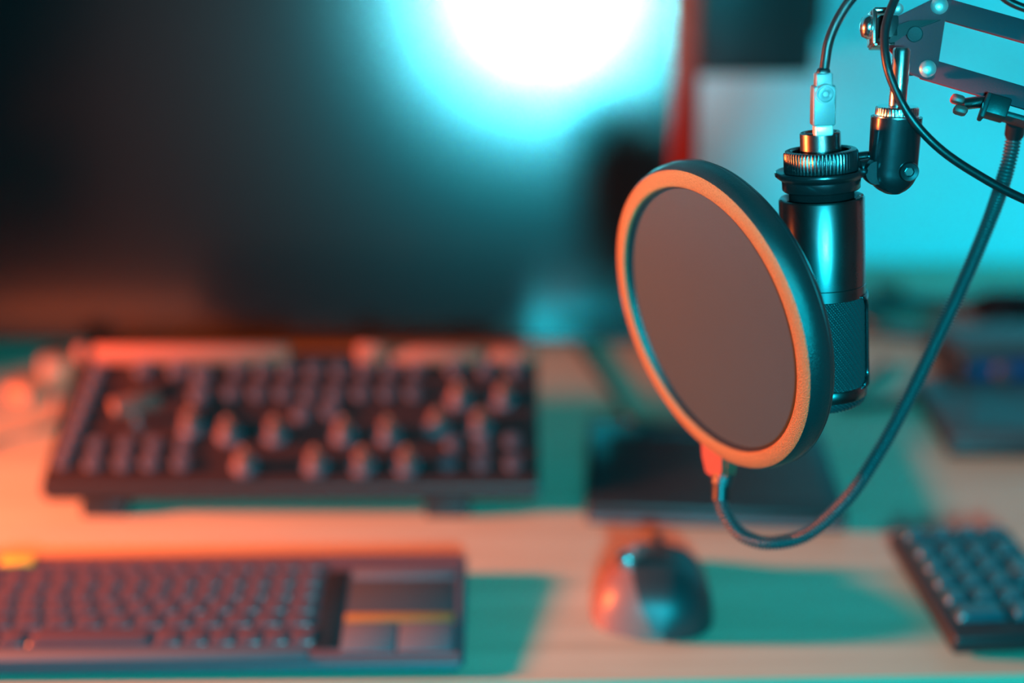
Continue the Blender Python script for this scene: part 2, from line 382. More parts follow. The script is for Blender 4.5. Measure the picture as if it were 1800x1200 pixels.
# key field
k0 = obj('key', rbox(0.0150, 0.0145, 0.0030, 0.0010, 2, (0, 0, 0.0012), taper=0.12), M['kb_key'], kb, rot=(ktilt, 0, 0)); kf = True
fx0, fx1 = -KW/2+0.008, 0.074
rows = [(0.0440, 15, 0.6), (0.0285, 14, 1), (0.0125, 14, 1), (-0.0035, 13, 1), (-0.0195, 12, 1)]
def addkey(x, y, sx=1, sy=1):
    global kf
    if kf: kf = False; o = k0; o.location = kpl(x, y)
    else: o = dup(k0, 'key', kb, kpl(x, y))
    o.scale = (sx, sy, 1)
for y, n, sy in rows:
    pit = (fx1-fx0)/n
    for i in range(n): addkey(fx0+pit*(i+0.5), y, pit/0.0165, sy)
y = -0.0385; x = fx0
for wk in (0.018, 0.018, 0.018, 0.086, 0.018, 0.018, 0.0178, 0.0178, 0.0178, 0.0178):
    addkey(x+wk/2, y, (wk-0.0016)/0.0150, 1.15); x += wk
kpart('dark_divider', 0.0765, 0.0935, -0.052, 0.040, 0.0012, M['slab'])
kpart('media_button_row', 0.096, 0.168, 0.0300, 0.0400, 0.0016, M['kb_grey'])
kpart('touchpad', 0.095, 0.169, -0.0130, 0.0275, 0.0010, M['kb_pad'])
o = kpart('scroll_strip', 0.095, 0.169, -0.0225, -0.0135, 0.0016, M['strip']); o['label'] = 'yellow strip under the touchpad'
kpart('click_button', 0.095, 0.131, -0.0560, -0.0235, 0.0018, M['kb_grey'])
kpart('click_button', 0.1325, 0.169, -0.0560, -0.0235, 0.0018, M['kb_grey'])
kpart('front_rail', -KW/2+0.006, 0.074, -0.0625, -0.0500, 0.0010, M['kb_grey'])
o = kpart('corner_button', -KW/2+0.016, -KW/2+0.040, 0.0500, 0.0610, 0.0026, M['yellow']); o['label'] = 'yellow corner button'

# ------------------------------------------------------------------ mouse
def make_mouse():
    c = (P(1155, 1100).x)
    t = thing('computer_mouse', 'sculpted dark mouse with a lit left side between keyboard and number pad', 'mouse', (0.105, 0.892, 0), (0, 0, math.radians(-6)))
    NL, NS = 26, 33
    def section(v):                       # v 0 = palm end (towards the viewer), 1 = button end
        y = -0.056 + 0.112*v
        e = max(0.0, 1-abs(2*v-1)**3.2)**0.5
        hw = 0.0425*(1.0-0.30*v)*max(0.12, e)
        h = (0.043 - 0.017*v*v - 0.004*v)*(max(0.0, 1-abs(1-min(1, v/0.42))**2.6)**0.5 if v < 0.42 else max(0.10, (1-((v-0.42)/0.58)**4*0.65)))
        return y, hw, max(0.006, h)
    def build(u0, u1, grow, mtl, name):
        bm = bmesh.new(); G = []
        for i in range(NL+1):
            y, hw, h = section(i/NL); row = []
            for j in range(NS+1):
                u = u0+(u1-u0)*j/NS          # 0 left foot .. 1 right foot
                a = PI*(1-u)
                x = math.copysign(abs(math.cos(a))**0.75, math.cos(a))*hw
                z = (max(0, math.sin(a))**0.72)*h
                x += -0.010*(1 - z/max(h, 1e-6))*(1 if math.cos(a) < 0 else 0)   # flared thumb rest
                x += -0.004*(z/0.047)                                          # crest leans left
                k = 1+grow
                row.append(bm.verts.new((x*k, y*k, z*k+0.0008)))
            G.append(row)
        for i in range(NL):
            for j in range(NS): bm.faces.new((G[i][j], G[i+1][j], G[i+1][j+1], G[i][j+1]))
        if name == 'shell':
            for i in range(NL): bm.faces.new((G[i][0], G[i][-1], G[i+1][-1], G[i+1][0]))
            bm.faces.new([v for v in G[0]]); bm.faces.new([v for v in G[-1]][::-1])
        return obj(name, bm, mtl, t, angle=60)
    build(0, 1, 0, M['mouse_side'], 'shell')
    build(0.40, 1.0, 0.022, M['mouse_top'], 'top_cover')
    whm = Matrix.Rotation(PI/2, 4, 'Y')
    bm = lathe([(0, -0.0045), (0.009, -0.004), (0.0105, -0.002), (0.0105, 0.002), (0.009, 0.004), (0, 0.0045)], 24); bmesh.ops.transform(bm, matrix=whm, verts=bm.verts)
    obj('scroll_wheel', bm, M['plastic'], t, loc=(-0.002, 0.034, 0.024))
    bm = lathe([(0, -0.005), (0.0065, -0.0045), (0.0075, 0), (0.0065, 0.0045), (0, 0.005)], 24)
    tw = Matrix.Rotation(math.radians(6), 4, 'Z') @ (P(1099, 985, 0.041)-Vector((0.105, 0.892, 0)))
    obj('thumb_wheel', bm, M['steel'], t, loc=tw, rot=(0, PI/2-0.5, 0))
    obj('thumb_button', rbox(0.004, 0.014, 0.005, 0.0015, 2), M['plastic'], t, loc=(-0.036, 0.002, 0.022), rot=(0, 0.5, 0))
make_mouse()

# ------------------------------------------------------------------ number pad
npd = thing('number_pad', 'black number pad with glinting keys at the lower right', 'keypad', (0.3345, 0.888, 0), (0, 0, math.radians(4)))
NW, ND = 0.092, 0.138
bm = rbox(NW, ND, 0.014, 0.003, 3, (0, 0, 0.011)); obj('body', bm, M['plastic'], npd, rot=(math.radians(2.5), 0, 0), loc=(0, 0, 0.001))
for sx in (-1, 1): obj('rear_foot', rbox(0.012, 0.006, 0.007, 0.001, 1, (sx*0.03, 0.055, 0.0036)), M['plastic'], npd)
for sx in (-1, 1): obj('front_foot', rbox(0.012, 0.006, 0.003, 0.0005, 1, (sx*0.03, -0.055, 0.0016)), M['plastic'], npd)
nk = obj('key', rbox(0.0172, 0.0172, 0.0065, 0.0018, 3, (0, 0, 0.0032), taper=0.22), M['pad_key'], npd, rot=(math.radians(2.5), 0, 0)); f = True
lay = []
for r in range(5):
    for c in range(4):
        if (r, c) in ((2, 3), (4, 3), (4, 1)): continue
        sx, sy, ox, oy = 1, 1, 0, 0
        if (r, c) in ((1, 3), (3, 3)): sy, oy = 2.1, -0.5
        if (r, c) == (4, 0): sx, ox = 2.1, 0.5
        lay.append((c-1.5+ox, 1.5-r+oy, sx, sy))
for c in range(4): lay.append((c-1.5, 2.62, 1, 0.75))
for gx, gy, sx, sy in lay:
    x, y = gx*0.0200, gy*0.0200 + 0.006
    z = 0.0185 + y*math.tan(math.radians(2.5))
    if f: f = False; o = nk; o.location = (x, y, z)
    else: o = dup(nk, 'key', npd, (x, y, z))
    o.scale = (sx, sy, 1)

# ------------------------------------------------------------------ flat tablet
tb = thing('drawing_tablet', 'flat black rectangular tablet lying beneath the pop filter', 'tablet', (0.166, 1.083, 0), (0, 0, math.radians(-4)))
obj('body', rbox(0.204, 0.166, 0.017, 0.003, 3, (0, 0, 0.0085)), M['slab'], tb)
obj('active_area', rbox(0.170, 0.118, 0.0012, 0.0004, 1, (0.004, -0.010, 0.0172)), M['slab'], tb)
obj('button_strip', rbox(0.085, 0.020, 0.0024, 0.0008, 2, (-0.012, 0.066, 0.0176)), M['slab2'], tb)
obj('front_trim', rbox(0.200, 0.003, 0.004, 0.0008, 1, (0, -0.0835, 0.006)), M['kb_grey'], tb)

# ------------------------------------------------------------------ right hand clutter
lb = thing('slab_device', 'wide dark slab device right of the gooseneck, at the right frame edge', 'device', (0.50, 1.200, 0), (0, 0, math.radians(-2)))
obj('base', rbox(0.232, 0.146, 0.012, 0.003, 2, (0, 0, 0.0065)), M['slab'], lb)
obj('lid', rbox(0.228, 0.142, 0.006, 0.002, 2, (0, 0, 0.0155)), M['box'], lb)
for k, (a0, a1) in enumerate(((-0.095, -0.02), (0.0, 0.075))):
    bm = prism([(a0, -0.05), (a1, -0.05), ((a0+a1)/2, 0.05)], 0.0012, 0.0003); obj('lid_facet', bm, M['slab2'], lb, loc=(0, 0, 0.0183))
hub = thing('blue_box', 'dark blue box device behind the slab device, cables beside it', 'device', (0.56, 1.345, 0), (0, 0, math.radians(6)))
obj('body', rbox(0.26, 0.09, 0.034, 0.005, 3, (0, 0, 0.018)), M['slab'], hub)
obj('top_plate', rbox(0.25, 0.08, 0.004, 0.001, 2, (0, 0, 0.0365)), M['box'], hub)
obj('front_plate', rbox(0.24, 0.003, 0.018, 0.001, 2, (0, -0.046, 0.020)), M['blue'], hub)
for x in (-0.09, -0.045, 0.0, 0.045, 0.09):
    bm = lathe([(0.007, 0), (0.006, 0.007), (0, 0.007)], 18); obj('dial', bm, M['knob'], hub, loc=(x, -0.047, 0.020), rot=(PI/2, 0, 0))
def coil(cx0, cy0, r, turns, rr, seed, z=0.004, rise=0.003):
    rnd = random.Random(seed); pts = []
    n = int(turns*10)
    for i in range(n+1):
        a = 2*PI*i/10; q = r*(1+0.16*rnd.uniform(-1, 1))
        pts.append((cx0+q*math.cos(a)*1.25, cy0+q*0.8*math.sin(a), z+rise*(i/10)+rnd.uniform(0, 0.004)))
    return pts
c1 = obj('cable_coil', tube(coil(0.45, 1.47, 0.062, 3.4, 0.004, 3), 0.0042, 8, 240), M['cable']); tag(c1, 'black cable coiled on the desk against the wall, behind the microphone', 'cable')
c2 = obj('cable_coil', tube(coil(0.62, 1.52, 0.05, 2.6, 0.004, 8), 0.005, 8, 200), M['cable']); tag(c2, 'thick black cable coiled beside the wall at the right frame edge', 'cable')
c3 = obj('loose_cable', tube([P(1560, 640, .004), P(1500, 690, .004), P(1480, 712, .004), P(1560, 706, .004), P(1620, 690, .004), P(1680, 640, .03)], 0.0035, 8), M['cable']); tag(c3, 'thin dark cable looping on the teal desk below the microphone', 'cable')
c4 = obj('loose_cable', tube([P(1010, 596, .004), P(1040, 640, .004), P(1075, 690, .004), P(1110, 738, .004), P(1150, 748, .008)], 0.0035, 8), M['cable']); tag(c4, 'thin cable running from under the monitor to the tablet', 'cable')
for px, py, lab in ((1560, 522, 'small reddish box on the desk nearest the wall, right of the microphone'), (1732, 640, 'small reddish block in front of the dark blue device')):
    p = P(px, py); o = obj('small_box', rbox(0.034, 0.022, 0.020, 0.003, 2, (0, 0, 0.0102)), M['ridge'], loc=p); tag(o, lab, 'box')
pk = thing('dark_pouch', 'dark soft pouch on the desk by the wall at the right edge', 'pouch', P(1770, 565))
bm = bmesh.new(); bmesh.ops.create_uvsphere(bm, u_segments=24, v_segments=14, radius=1)
for v in bm.verts: v.co = Vector((v.co.x*0.045, v.co.y*0.03, max(-0.0, 0.018+v.co.z*0.018)))
obj('body', bm, M['fabric'], pk); obj('zip', rbox(0.05, 0.003, 0.003, 0.0008, 1, (0, 0, 0.0362)), M['steel'], pk)

blk = thing('shadow_blocker', 'unseen dark speaker standing left of the adapters, just outside the frame', 'blocker', (-0.745, 1.235, 0))  # unseen box, added only to keep the orange lamp off the desk
obj('blocker_box', rbox(0.10, 0.12, 0.24, 0.006, 3, (0, 0, 0.1205)), M['slab'], blk)
obj('grille', rbox(0.09, 0.004, 0.22, 0.001, 2, (0, -0.062, 0.1205)), M['fabric'], blk)  # face panel of the added blocker
# left clutter: two plug adapters with a lead
ad = thing('plug_adapter', 'orange-lit rounded adapter beside the back left corner of the control deck', 'adapter', P(100, 668), (0, 0, 0.3))
obj('body', rbox(0.030, 0.030, 0.024, 0.007, 4, (0, 0, 0.0125)), M['orange_lit_white'], ad); obj('pin_plate', rbox(0.016, 0.004, 0.014, 0.001, 2, (0, 0.016, 0.012)), M['slab'], ad)
ad = thing('plug_adapter', 'smaller orange-lit adapter left of the other one, nearest the left frame edge', 'adapter', P(44, 702), (0, 0, -0.3))
obj('body', rbox(0.030, 0.026, 0.016, 0.006, 4, (0, 0, 0.0085)), M['orange_lit_white'], ad); obj('pin_plate', rbox(0.014, 0.004, 0.009, 0.001, 2, (0, 0.014, 0.008)), M['slab'], ad)
o = obj('adapter_lead', tube([P(-60, 800, .003), P(0, 772, .003), P(60, 756, .003), P(96, 735, .003), P(100, 700, .006)], 0.003, 8), M['orange_lit_white']); tag(o, 'thin lead crossing the orange-lit desk left of the control deck', 'cable')

# ------------------------------------------------------------------ pop filter
PC = W(1240, 565, 0.79); v = (PC-CAM).normalized()
rx = (RT - v*RT.dot(v)).normalized(); uy = rx.cross(v)
s59, c59 = math.sin(math.radians(59)), math.cos(math.radians(59))
PN = (-rx*0.927*s59 - uy*0.376*s59 - v*c59).normalized()
pf = thing('pop_filter', 'round pop filter with orange-lit ring on a black ribbed gooseneck', 'pop filter', mtx=frame(PC, PN, (0, 0, -1)))
pfi = pf.matrix_world.inverted()
R = 0.0878
prof = [(R-0.0105, -0.0005), (R-0.0100, 0.0008), (R-0.0090, 0.0013), (R-0.0022, 0.0006), (R-0.0008, -0.0002), (R+0.0004, -0.002), (R+0.0016, -0.0062), (R+0.0016, -0.0108), (R+0.0006, -0.0150), (R-0.0020, -0.0175), (R-0.0100, -0.0180), (R-0.0118, -0.0160), (R-0.0118, -0.0020)]
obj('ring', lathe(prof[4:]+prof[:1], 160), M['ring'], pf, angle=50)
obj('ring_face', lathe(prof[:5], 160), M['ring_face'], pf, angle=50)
obj('seam_line', lathe([(R+0.0018, -0.0124), (R+0.00195, -0.0127), (R+0.0016, -0.0130)], 160), M['slab'], pf)
for z in (-0.0036, -0.0130):
    bm = lathe([(0, z), (R*0.3, z), (R*0.6, z), (R-0.0105, z)], 96)
    o = obj('mesh_screen', bm, M['mesh'], pf)
# bottom clip, local x points down
cl = prism([(R-0.004, -0.012), (R+0.008, -0.0115), (R+0.0195, -0.0080), (R+0.0195, 0.0075), (R+0.008, 0.0115), (R-0.004, 0.012)], 0.012, 0.0022, -0.012)
# clip azimuth so the tab sits where the gooseneck leaves the ring
tabp = PC + (ray(1252, 832) * ((PC-CAM).dot(PN)/ray(1252, 832).dot(PN)) + CAM - PC)
tl = pfi @ tabp; az = math.atan2(tl.y, tl.x)
bmesh.ops.transform(cl, matrix=Matrix.Rotation(az, 4, 'Z'), verts=cl.verts)
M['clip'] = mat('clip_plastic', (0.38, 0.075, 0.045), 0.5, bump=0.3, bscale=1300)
obj('stem_clip', cl, M['clip'], pf)
dirr = Vector((math.cos(az), math.sin(az), 0))
e0 = dirr*(R+0.002) + Vector((0, 0, -0.014)); zq = ((pf.matrix_world @ e0)-CAM).dot(FW); e1 = pfi @ W(1268, 852, zq)
obj('stem_socket', tube([e0, (e0+e1)/2, e1], 0.0062, 20, 6), M['ring'], pf)
gs = pf.matrix_world @ e1
zc0 = (gs-CAM).dot(FW)
gp = [gs, W(1267, 878, zc0), W(1281, 914, zc0-0.003), W(1309, 943, zc0-0.006), W(1356, 954, zc0-0.010), W(1420, 938, .828), W(1488, 878, .822), W(1545, 795, .818), W(1598, 698, .814),
      W(1648, 594, .810), W(1698, 486, .803), W(1742, 380, .792), W(1770, 296, .778), W(1783, 236, .775), W(1786, 214, .768)]
gp = [pfi @ p for p in gp]
NR = 230
def rib(i): return 0.0031 + 0.0014*abs(math.sin(PI*i/5))
obj('gooseneck', tube(gp, 0.004, 14, NR*4, rfun=rib), M['neck'], pf, angle=80)
obj('gooseneck_sleeve', tube(gp[-1:-4:-1][::-1][1:], 0.0052, 16, 16), M['cable'], pf)
obj('gooseneck_end_cap', tube([gs, pfi @ gs] if False else [gp[0], gp[0].lerp(gp[1], .5), gp[1]], 0.0052, 16, 8), M['cable'], pf)
# clamp that holds the gooseneck to the boom arm
A = W(1700, 130, 0.757); B = W(1800, 158, 0.752)
bd = (B-A).normalized(); bn = -FW; bu = bd.cross(bn).normalized()
if bu.dot(UP) < 0: bu = -bu
def wbox(px, py, zc, w_, h_, d_, bev=0.001):
    bm = rbox(w_, h_, d_, bev, 2)
    m = Matrix((bd, bu, bd.cross(bu))).transposed().to_4x4(); m.translation = W(px, py, zc)
    bmesh.ops.transform(bm, matrix=pfi @ m, verts=bm.verts); return bm
obj('clamp_jaw', wbox(1750, 190, .752, 0.0120, 0.0105, 0.016), M['plastic'], pf)
obj('clamp_plate', wbox(1774, 207, .756, 0.030, 0.0030, 0.016), M['plastic_soft'], pf)
obj('clamp_plate', wbox(1730, 188, .746, 0.0026, 0.0135, 0.012), M['plastic_soft'], pf)
obj('clamp_screw', tube([pfi @ W(1733, 178, .750), pfi @ W(1716, 180, .750), pfi @ W(1692, 183, .750)], 0.0032, 14, 6), M['steel'], pf)
obj('wing_nut', wbox(1683, 175, .748, 0.0072, 0.0046, 0.008, 0.0018), M['wing'], pf)
obj('wing_nut', wbox(1688, 194, .748, 0.0072, 0.0046, 0.008, 0.0018), M['wing'], pf)

# ------------------------------------------------------------------ microphone
mt = W(1444, 345, 0.756); mbm = W(1451, 706, 0.786)
ax = (mt-mbm).normalized(); ML = (mt-mbm).length
view = (CAM-mt); mm = frame(mbm, ax, view)          # local x faces the camera
mic = thing('microphone', 'black cylindrical condenser microphone hanging behind the pop filter', 'microphone', mtx=mm)
r = 0.0225
def yz(py): return ML*(706-py)/361.0                 # picture height along the axis
zb = yz(514); zl = yz(668); zz = yz(690)
obj('body_shell', lathe([(r-0.004, ML-0.004), (r-0.0025, ML-0.001), (r-0.0008, ML), (r, ML-0.0012), (r, yz(493)), (r-0.0004, yz(493)-0.0003), (r, yz(493)-0.0006), (r, zb+0.0004), (r-0.0006, zb), (r-0.003, zb)], 96), M['metal_body'], mic, angle=50)
obj('top_plate', lathe([(0, ML-0.003), (r-0.003, ML-0.003), (r-0.003, ML-0.006)], 64), M['fabric'], mic)
obj('lower_band', lathe([(r-0.004, zl), (r-0.0006, zl), (r, zl-0.0006), (r, zz+0.0006), (r-0.0006, zz), (r-0.003, zz)], 96), M['metal_body'], mic, angle=50)
for s in (-1, 1):                                    # side posts that frame the grille window
    bm = bmesh.new(); G = []
    n = 12; a0 = s*math.radians(96); da = math.radians(17)
    for z in [zb+0.001 - (zb-zl+0.002)*i/16 for i in range(17)]:
        f = (z-zl)/(zb-zl); q = max(abs(f-0.5)*2-0.78, 0)/0.22; hw_ = da*(1+0.9*q**2)
        G.append([bm.verts.new(((r+0.0004)*math.cos(a0-hw_+2*hw_*k/n), (r+0.0004)*math.sin(a0-hw_+2*hw_*k/n), z)) for k in range(n+1)])
    for i in range(16):
        for k in range(n): bm.faces.new((G[i][k], G[i+1][k], G[i+1][k+1], G[i][k+1]))
    o = obj('side_post', bm, M['metal_dark'], mic)
    md = o.modifiers.new('thickness', 'SOLIDIFY'); md.thickness = 0.0016; md.offset = 0
def woven(z0, z1, dome=False, nu=420, nv=150):
    bm = bmesh.new(); G = []
    H = z1-z0
    for j in range(nv+1):
        t = j/nv; row = []
        if dome: th = t*PI/2; rr = (r-0.0012)*math.cos(th)**0.55; z = z1 - H*math.sin(th)
        else: rr = r-0.0010; z = z1 - H*t
        for i in range(nu):
            a = 2*PI*i/nu
            arc = a*r; zz_ = (z1-z) if not dome else t*(r*1.0)
            u = (arc*0.80 - zz_*0.62)*2*PI/0.00240; w2 = (arc*0.62 + zz_*0.80)*2*PI/0.00150
            # rounded ropes with a twist
            d = 0.00135*abs(math.sin(u/2)) + 0.00013*math.sin(w2+math.sin(u/2)*1.5) - 0.0008
            q = rr + d
            row.append(bm.verts.new((q*math.cos(a), q*math.sin(a), z - (0.0006*abs(math.sin(u/2)) if dome else 0))))
        G.append(row)
    for j in range(nv):
        for i in range(nu):
            i2 = (i+1) % nu
            bm.faces.new((G[j][i], G[j+1][i], G[j+1][i2], G[j][i2]))
    if dome: bm.faces.new(G[-1])
    return bm
M['grille'] = mat('grille_wire', (0.055, 0.055, 0.06), 0.42, metal=0.3)
obj('grille', woven(zl-0.001, zb+0.001), M['grille'], mic, angle=80)
obj('grille_end', woven(zz-0.0075, zz+0.001, True, 420, 60), M['grille'], mic, angle=80)
# neck, knurled nut and socket above the body
def tz(py): return ML + (345-py)/361.0*ML
obj('neck', lathe([(r-0.0055, ML-0.004), (r-0.0055, tz(300))], 64), M['fabric'], mic)
kz0, kz1 = tz(304), tz(266)
obj('knurled_nut', lathe([(0.0150, kz0), (0.0188, kz0), (0.0194, kz0+0.0008), (0.0194, kz1-0.0016), (0.0186, kz1-0.0004), (0.0176, kz1), (0.0158, kz1), (0.0150, kz1-0.0008), (0.0150, kz1-0.006)], 512, ribs=64, rib_rng=(2, 3), rib_amp=0.0006), M['metal_dark'], mic, angle=40)
obj('nut_floor', lathe([(0, kz1-0.006), (0.0152, kz1-0.006)], 48), M['plastic'], mic)
sz0, sz1 = kz1-0.006, tz(237)
obj('socket', lathe([(0.0106, sz0), (0.0106, sz1-0.0006), (0.0100, sz1), (0.0085, sz1), (0.0080, sz1-0.001), (0, sz1-0.001)], 64), M['metal_body'], mic)

# ------------------------------------------------------------------ mount that carries the microphone
mount = thing('microphone_mount', 'black swivel mount with chrome rod clamping the microphone top', 'mount', mtx=mm)
mi = mm.inverted()
fz = tz(309)
obj('clamp_ring', lathe([(0.0192, fz+0.0015), (0.0215, fz+0.0022), (0.0236, fz+0.0030), (0.0243, fz+0.0020), (0.0240, fz+0.0005), (0.0222, fz-0.0010), (0.0206, fz-0.0022), (0.0204, fz-0.0070), (0.0196, fz-0.0078), (0.0182, fz-0.0078), (0.0182, fz+0.0010)], 96, closed=True), M['metal_dark'], mount, angle=50)
sw = W(1571, 262, 0.752)                    # swivel body centre
swm = mi @ sw
yx = (swm.y)
ya = mi @ W(1512, 294, 0.752); yb = mi @ W(1545, 290, 0.752); yc = mi @ W(1560, 300, 0.752)
obj('link_arm', tube([ya, yb, yc], 0.0042, 16, 10), M['metal_dark'], mount)
obj('link_rib', tube([mi @ W(1508, 276, .757), mi @ W(1530, 274, .757), mi @ W(1545, 280, .757)], 0.0026, 12, 8), M['metal_dark'], mount)
up_s = Vector((0, math.sin(math.radians(4)), math.cos(math.radians(4))))
SM = frame(W(1569, 300, 0.752), up_s, (1, 0, 0)); SL = mi @ SM      # swivel frame: z up, x right, -y to the camera
def sobj(name, bm, m, angle=40):
    bmesh.ops.transform(bm, matrix=SL, verts=bm.verts); return obj(name, bm, m, mount, angle=angle)
# swivel body: round barrel flattening into a rounded fork
bm = bmesh.new(); G = []; ns = 40
hgt = 0.0285
for j in range(25):
    z = -0.0115 + (hgt+0.0115)*j/24
    for_k = []
    if z < 0: q = math.sqrt(max(0.0, 1-(z/0.0122)**2)); rxx = 0.0128*q; ryy = 0.0100*(0.55+0.45*q)
    else: rxx = 0.0128+0.0002*z/hgt; ryy = 0.0100+0.0025*(z/hgt)
    rxx = max(rxx, 0.003)
    G.append([bm.verts.new((rxx*math.copysign(abs(math.cos(2*PI*k/ns))**0.85, math.cos(2*PI*k/ns)), ryy*math.copysign(abs(math.sin(2*PI*k/ns))**0.85, math.sin(2*PI*k/ns)), z)) for k in range(ns)])
for j in range(24):
    for k in range(ns): bm.faces.new((G[j][k], G[j][(k+1) % ns], G[j+1][(k+1) % ns], G[j+1][k]))
bm.faces.new(G[0]); bm.faces.new(G[-1])
sobj('swivel_body', bm, M['metal_dark'], 50)
bm = lathe([(0.0118, hgt), (0.0118, hgt+0.0005), (0.0112, hgt+0.0012), (0.0112, hgt+0.0046), (0.0104, hgt+0.0054), (0.0050, hgt+0.0056), (0, hgt+0.0056)], 192, ribs=40, rib_rng=(2, 3), rib_amp=0.0003)
sobj('chrome_nut', bm, M['chrome'])
bm = lathe([(0.0046, hgt+0.004), (0.0046, hgt+0.034), (0.0038, hgt+0.0355), (0, hgt+0.0355)], 40); sobj('chrome_rod', bm, M['chrome'])
bm = lathe([(0, 0.0008), (0.0024, 0.0008), (0.0026, 0.0022), (0.0046, 0.0024), (0.0052, 0.0016), (0.0052, -0.001)], 32)
bmesh.ops.transform(bm, matrix=Matrix.Translation((0.0058, -0.0092, 0.0012)) @ Matrix.Rotation(PI/2, 4, 'X'), verts=bm.verts)
sobj('pivot_screw', bm, M['metal_dark'])
bm = lathe([(0, 0), (0.0022, 0), (0.0022, 0.0012), (0, 0.0012)], 6)
bmesh.ops.transform(bm, matrix=Matrix.Translation((0.0058, -0.0098, 0.0012)) @ Matrix.Rotation(PI/2, 4, 'X'), verts=bm.verts); sobj('hex_socket', bm, M['steel'])
bm = lathe([(0, -0.005), (0.0062, -0.005), (0.0070, -0.003), (0.0070, 0.003), (0.0062, 0.005), (0, 0.005)], 32)
bmesh.ops.transform(bm, matrix=Matrix.Translation((-0.0095, -0.002, 0.000)) @ Matrix.Rotation(PI/2, 4, 'X'), verts=bm.verts); sobj('pivot_knuckle', bm, M['metal_dark'])

# ------------------------------------------------------------------ microphone cable with its flat plug
pc = thing('microphone_cable', 'black cable with flat cyan-lit plug entering the microphone from above', 'cable', mtx=mm)
def cy(px, py, zc): return mi @ W(px, py, zc)
pz = W(1446, 232, .736); pt = W(1447, 132, .728)
PM = mi @ frame(pz, (pt-pz), (1, 0, 0)); pl_ = (pt-pz).length
def pobj(name, bm, m, ang=40): bmesh.ops.transform(bm, matrix=PM, verts=bm.verts); return obj(name, bm, m, pc, angle=ang)
M['plug'] = mat('plug_housing', (0.17, 0.19, 0.20), 0.38, bump=0.05, bscale=900)
M['tip'] = mat('nickel_plug_tip', (0.95, 0.95, 0.95), 0.38, metal=0.6)
pobj('plug_tip', rbox(0.0094, 0.0084, 0.0056, 0.0010, 3, (0, -0.0005, 0.0012)), M['tip'])
pobj('plug_housing', rbox(0.0118, 0.0095, 0.0205, 0.0012, 3, (0, 0, 0.0138)), M['plug'])
pobj('plug_neck', rbox(0.0088, 0.0075, 0.0080, 0.0012, 3, (0, 0, 0.0265)), M['plug'])
bm = lathe([(0.0014, 0.0012), (0.0022, 0.0006), (0.0036, 0.0006), (0.0040, 0.0012), (0.0049, 0.0012), (0.0051, 0.0004), (0.0051, -0.001)], 36)
bmesh.ops.transform(bm, matrix=Matrix.Translation((0.0002, -0.0048, 0.0200)) @ Matrix.Rotation(PI/2, 4, 'X'), verts=bm.verts)
pobj('embossed_disc', bm, M['plug'])
bm = rbox(0.0070, 0.0064, 0.0090, 0.0022, 3, (0, 0, pl_-0.0005)); pobj('strain_relief', bm, M['cable'])
obj('cord', tube([cy(1447, 140, .728), cy(1450, 112, .727), cy(1457, 72, .725), cy(1474, 32, .723), cy(1500, -6, .721), cy(1545, -50, .72), cy(1640, -90, .73)], 0.0026, 14, 90), M['cable'], pc)

# ------------------------------------------------------------------ boom arm
arm = thing('microphone_boom', 'black metal boom arm with two parallel bars and chrome bolts', 'boom arm')
AD = 0.750
def plane_m(zc):                            # frame facing the camera at a depth, x right y up, in metres per 1000 px
    m = Matrix((RT, UP, -FW)).transposed().to_4x4(); return m
def flat(pts, zc, th, name, m, bev=0.0006, slope_z=0.0):
    """polygon given at points on a plane facing the desk front, real thickness th behind it"""
    q = [W(x, y, zc) for x, y in pts]; o = q[0]
    loc = [((p-o).dot(RT), (p-o).dot(UP)) for p in q]
    bm = prism(loc, -th, bev)
    mx = plane_m(zc); mx.translation = o; bmesh.ops.transform(bm, matrix=mx, verts=bm.verts)
    return obj(name, bm, m, arm)
def bar(p0, p1, w_, name='bar', m='arm', th=0.0028):
    d = (p1-p0); m_ = frame((p0+p1)/2, d, FW); bm = rbox(th, w_, d.length, 0.0006, 2)
    bmesh.ops.transform(bm, matrix=m_, verts=bm.verts); return obj(name, bm, M[m], arm)
# bars run on to the elbow out of frame
def ext(x, y, z): return W(x, y, z)
u0, u1 = W(1640, 11, AD+0.006), W(2200, 168, AD-0.02)
l0, l1 = W(1622, 120, AD+0.006), W(2200, 290, AD-0.02)
bar(u0, u1, 0.0118); bar(l0, l1, 0.0116)
pts = [(1560, 36), (1574, 30), (1652, -8), (1676, -4), (1662, 34), (1650, 112), (1642, 139), (1628, 140), (1598, 128), (1561, 84), (1556, 66)]
flat(pts, AD-0.001, 0.0022, 'head_plate', M['arm']); flat(pts, AD+0.0145, 0.0022, 'head_plate', M['arm'])
# raised wedge between the plates
flat([(1578, 44), (1600, 36), (1656, 34), (1612, 50), (1590, 62), (1566, 80), (1560, 76)], AD-0.0035, 0.006, 'inner_wedge', M['plastic'], 0.0004)
def bolt(px, py, zc, rr=0.0046, name='bolt'):
    bm = lathe([(rr, 0), (rr, 0.0008), (rr*0.92, 0.0018), (rr*0.70, 0.0028), (rr*0.35, 0.0034), (0, 0.0036)], 32)
    m = plane_m(zc); m.translation = W(px, py, zc); bmesh.ops.transform(bm, matrix=m, verts=bm.verts); return obj(name, bm, M['bolt'], arm, angle=50)
bolt(1651, 10, AD-0.001); bolt(1630, 121, AD-0.001)
bm = lathe([(0.0042, -0.0004), (0.0042, 0.0006), (0.0036, 0.0010), (0, 0.0008)], 36); m = plane_m(0); m.translation = W(1608, 60, AD-0.0035)
bmesh.ops.transform(bm, matrix=m, verts=bm.verts); obj('pivot_disc', bm, M['plastic_soft'], arm)
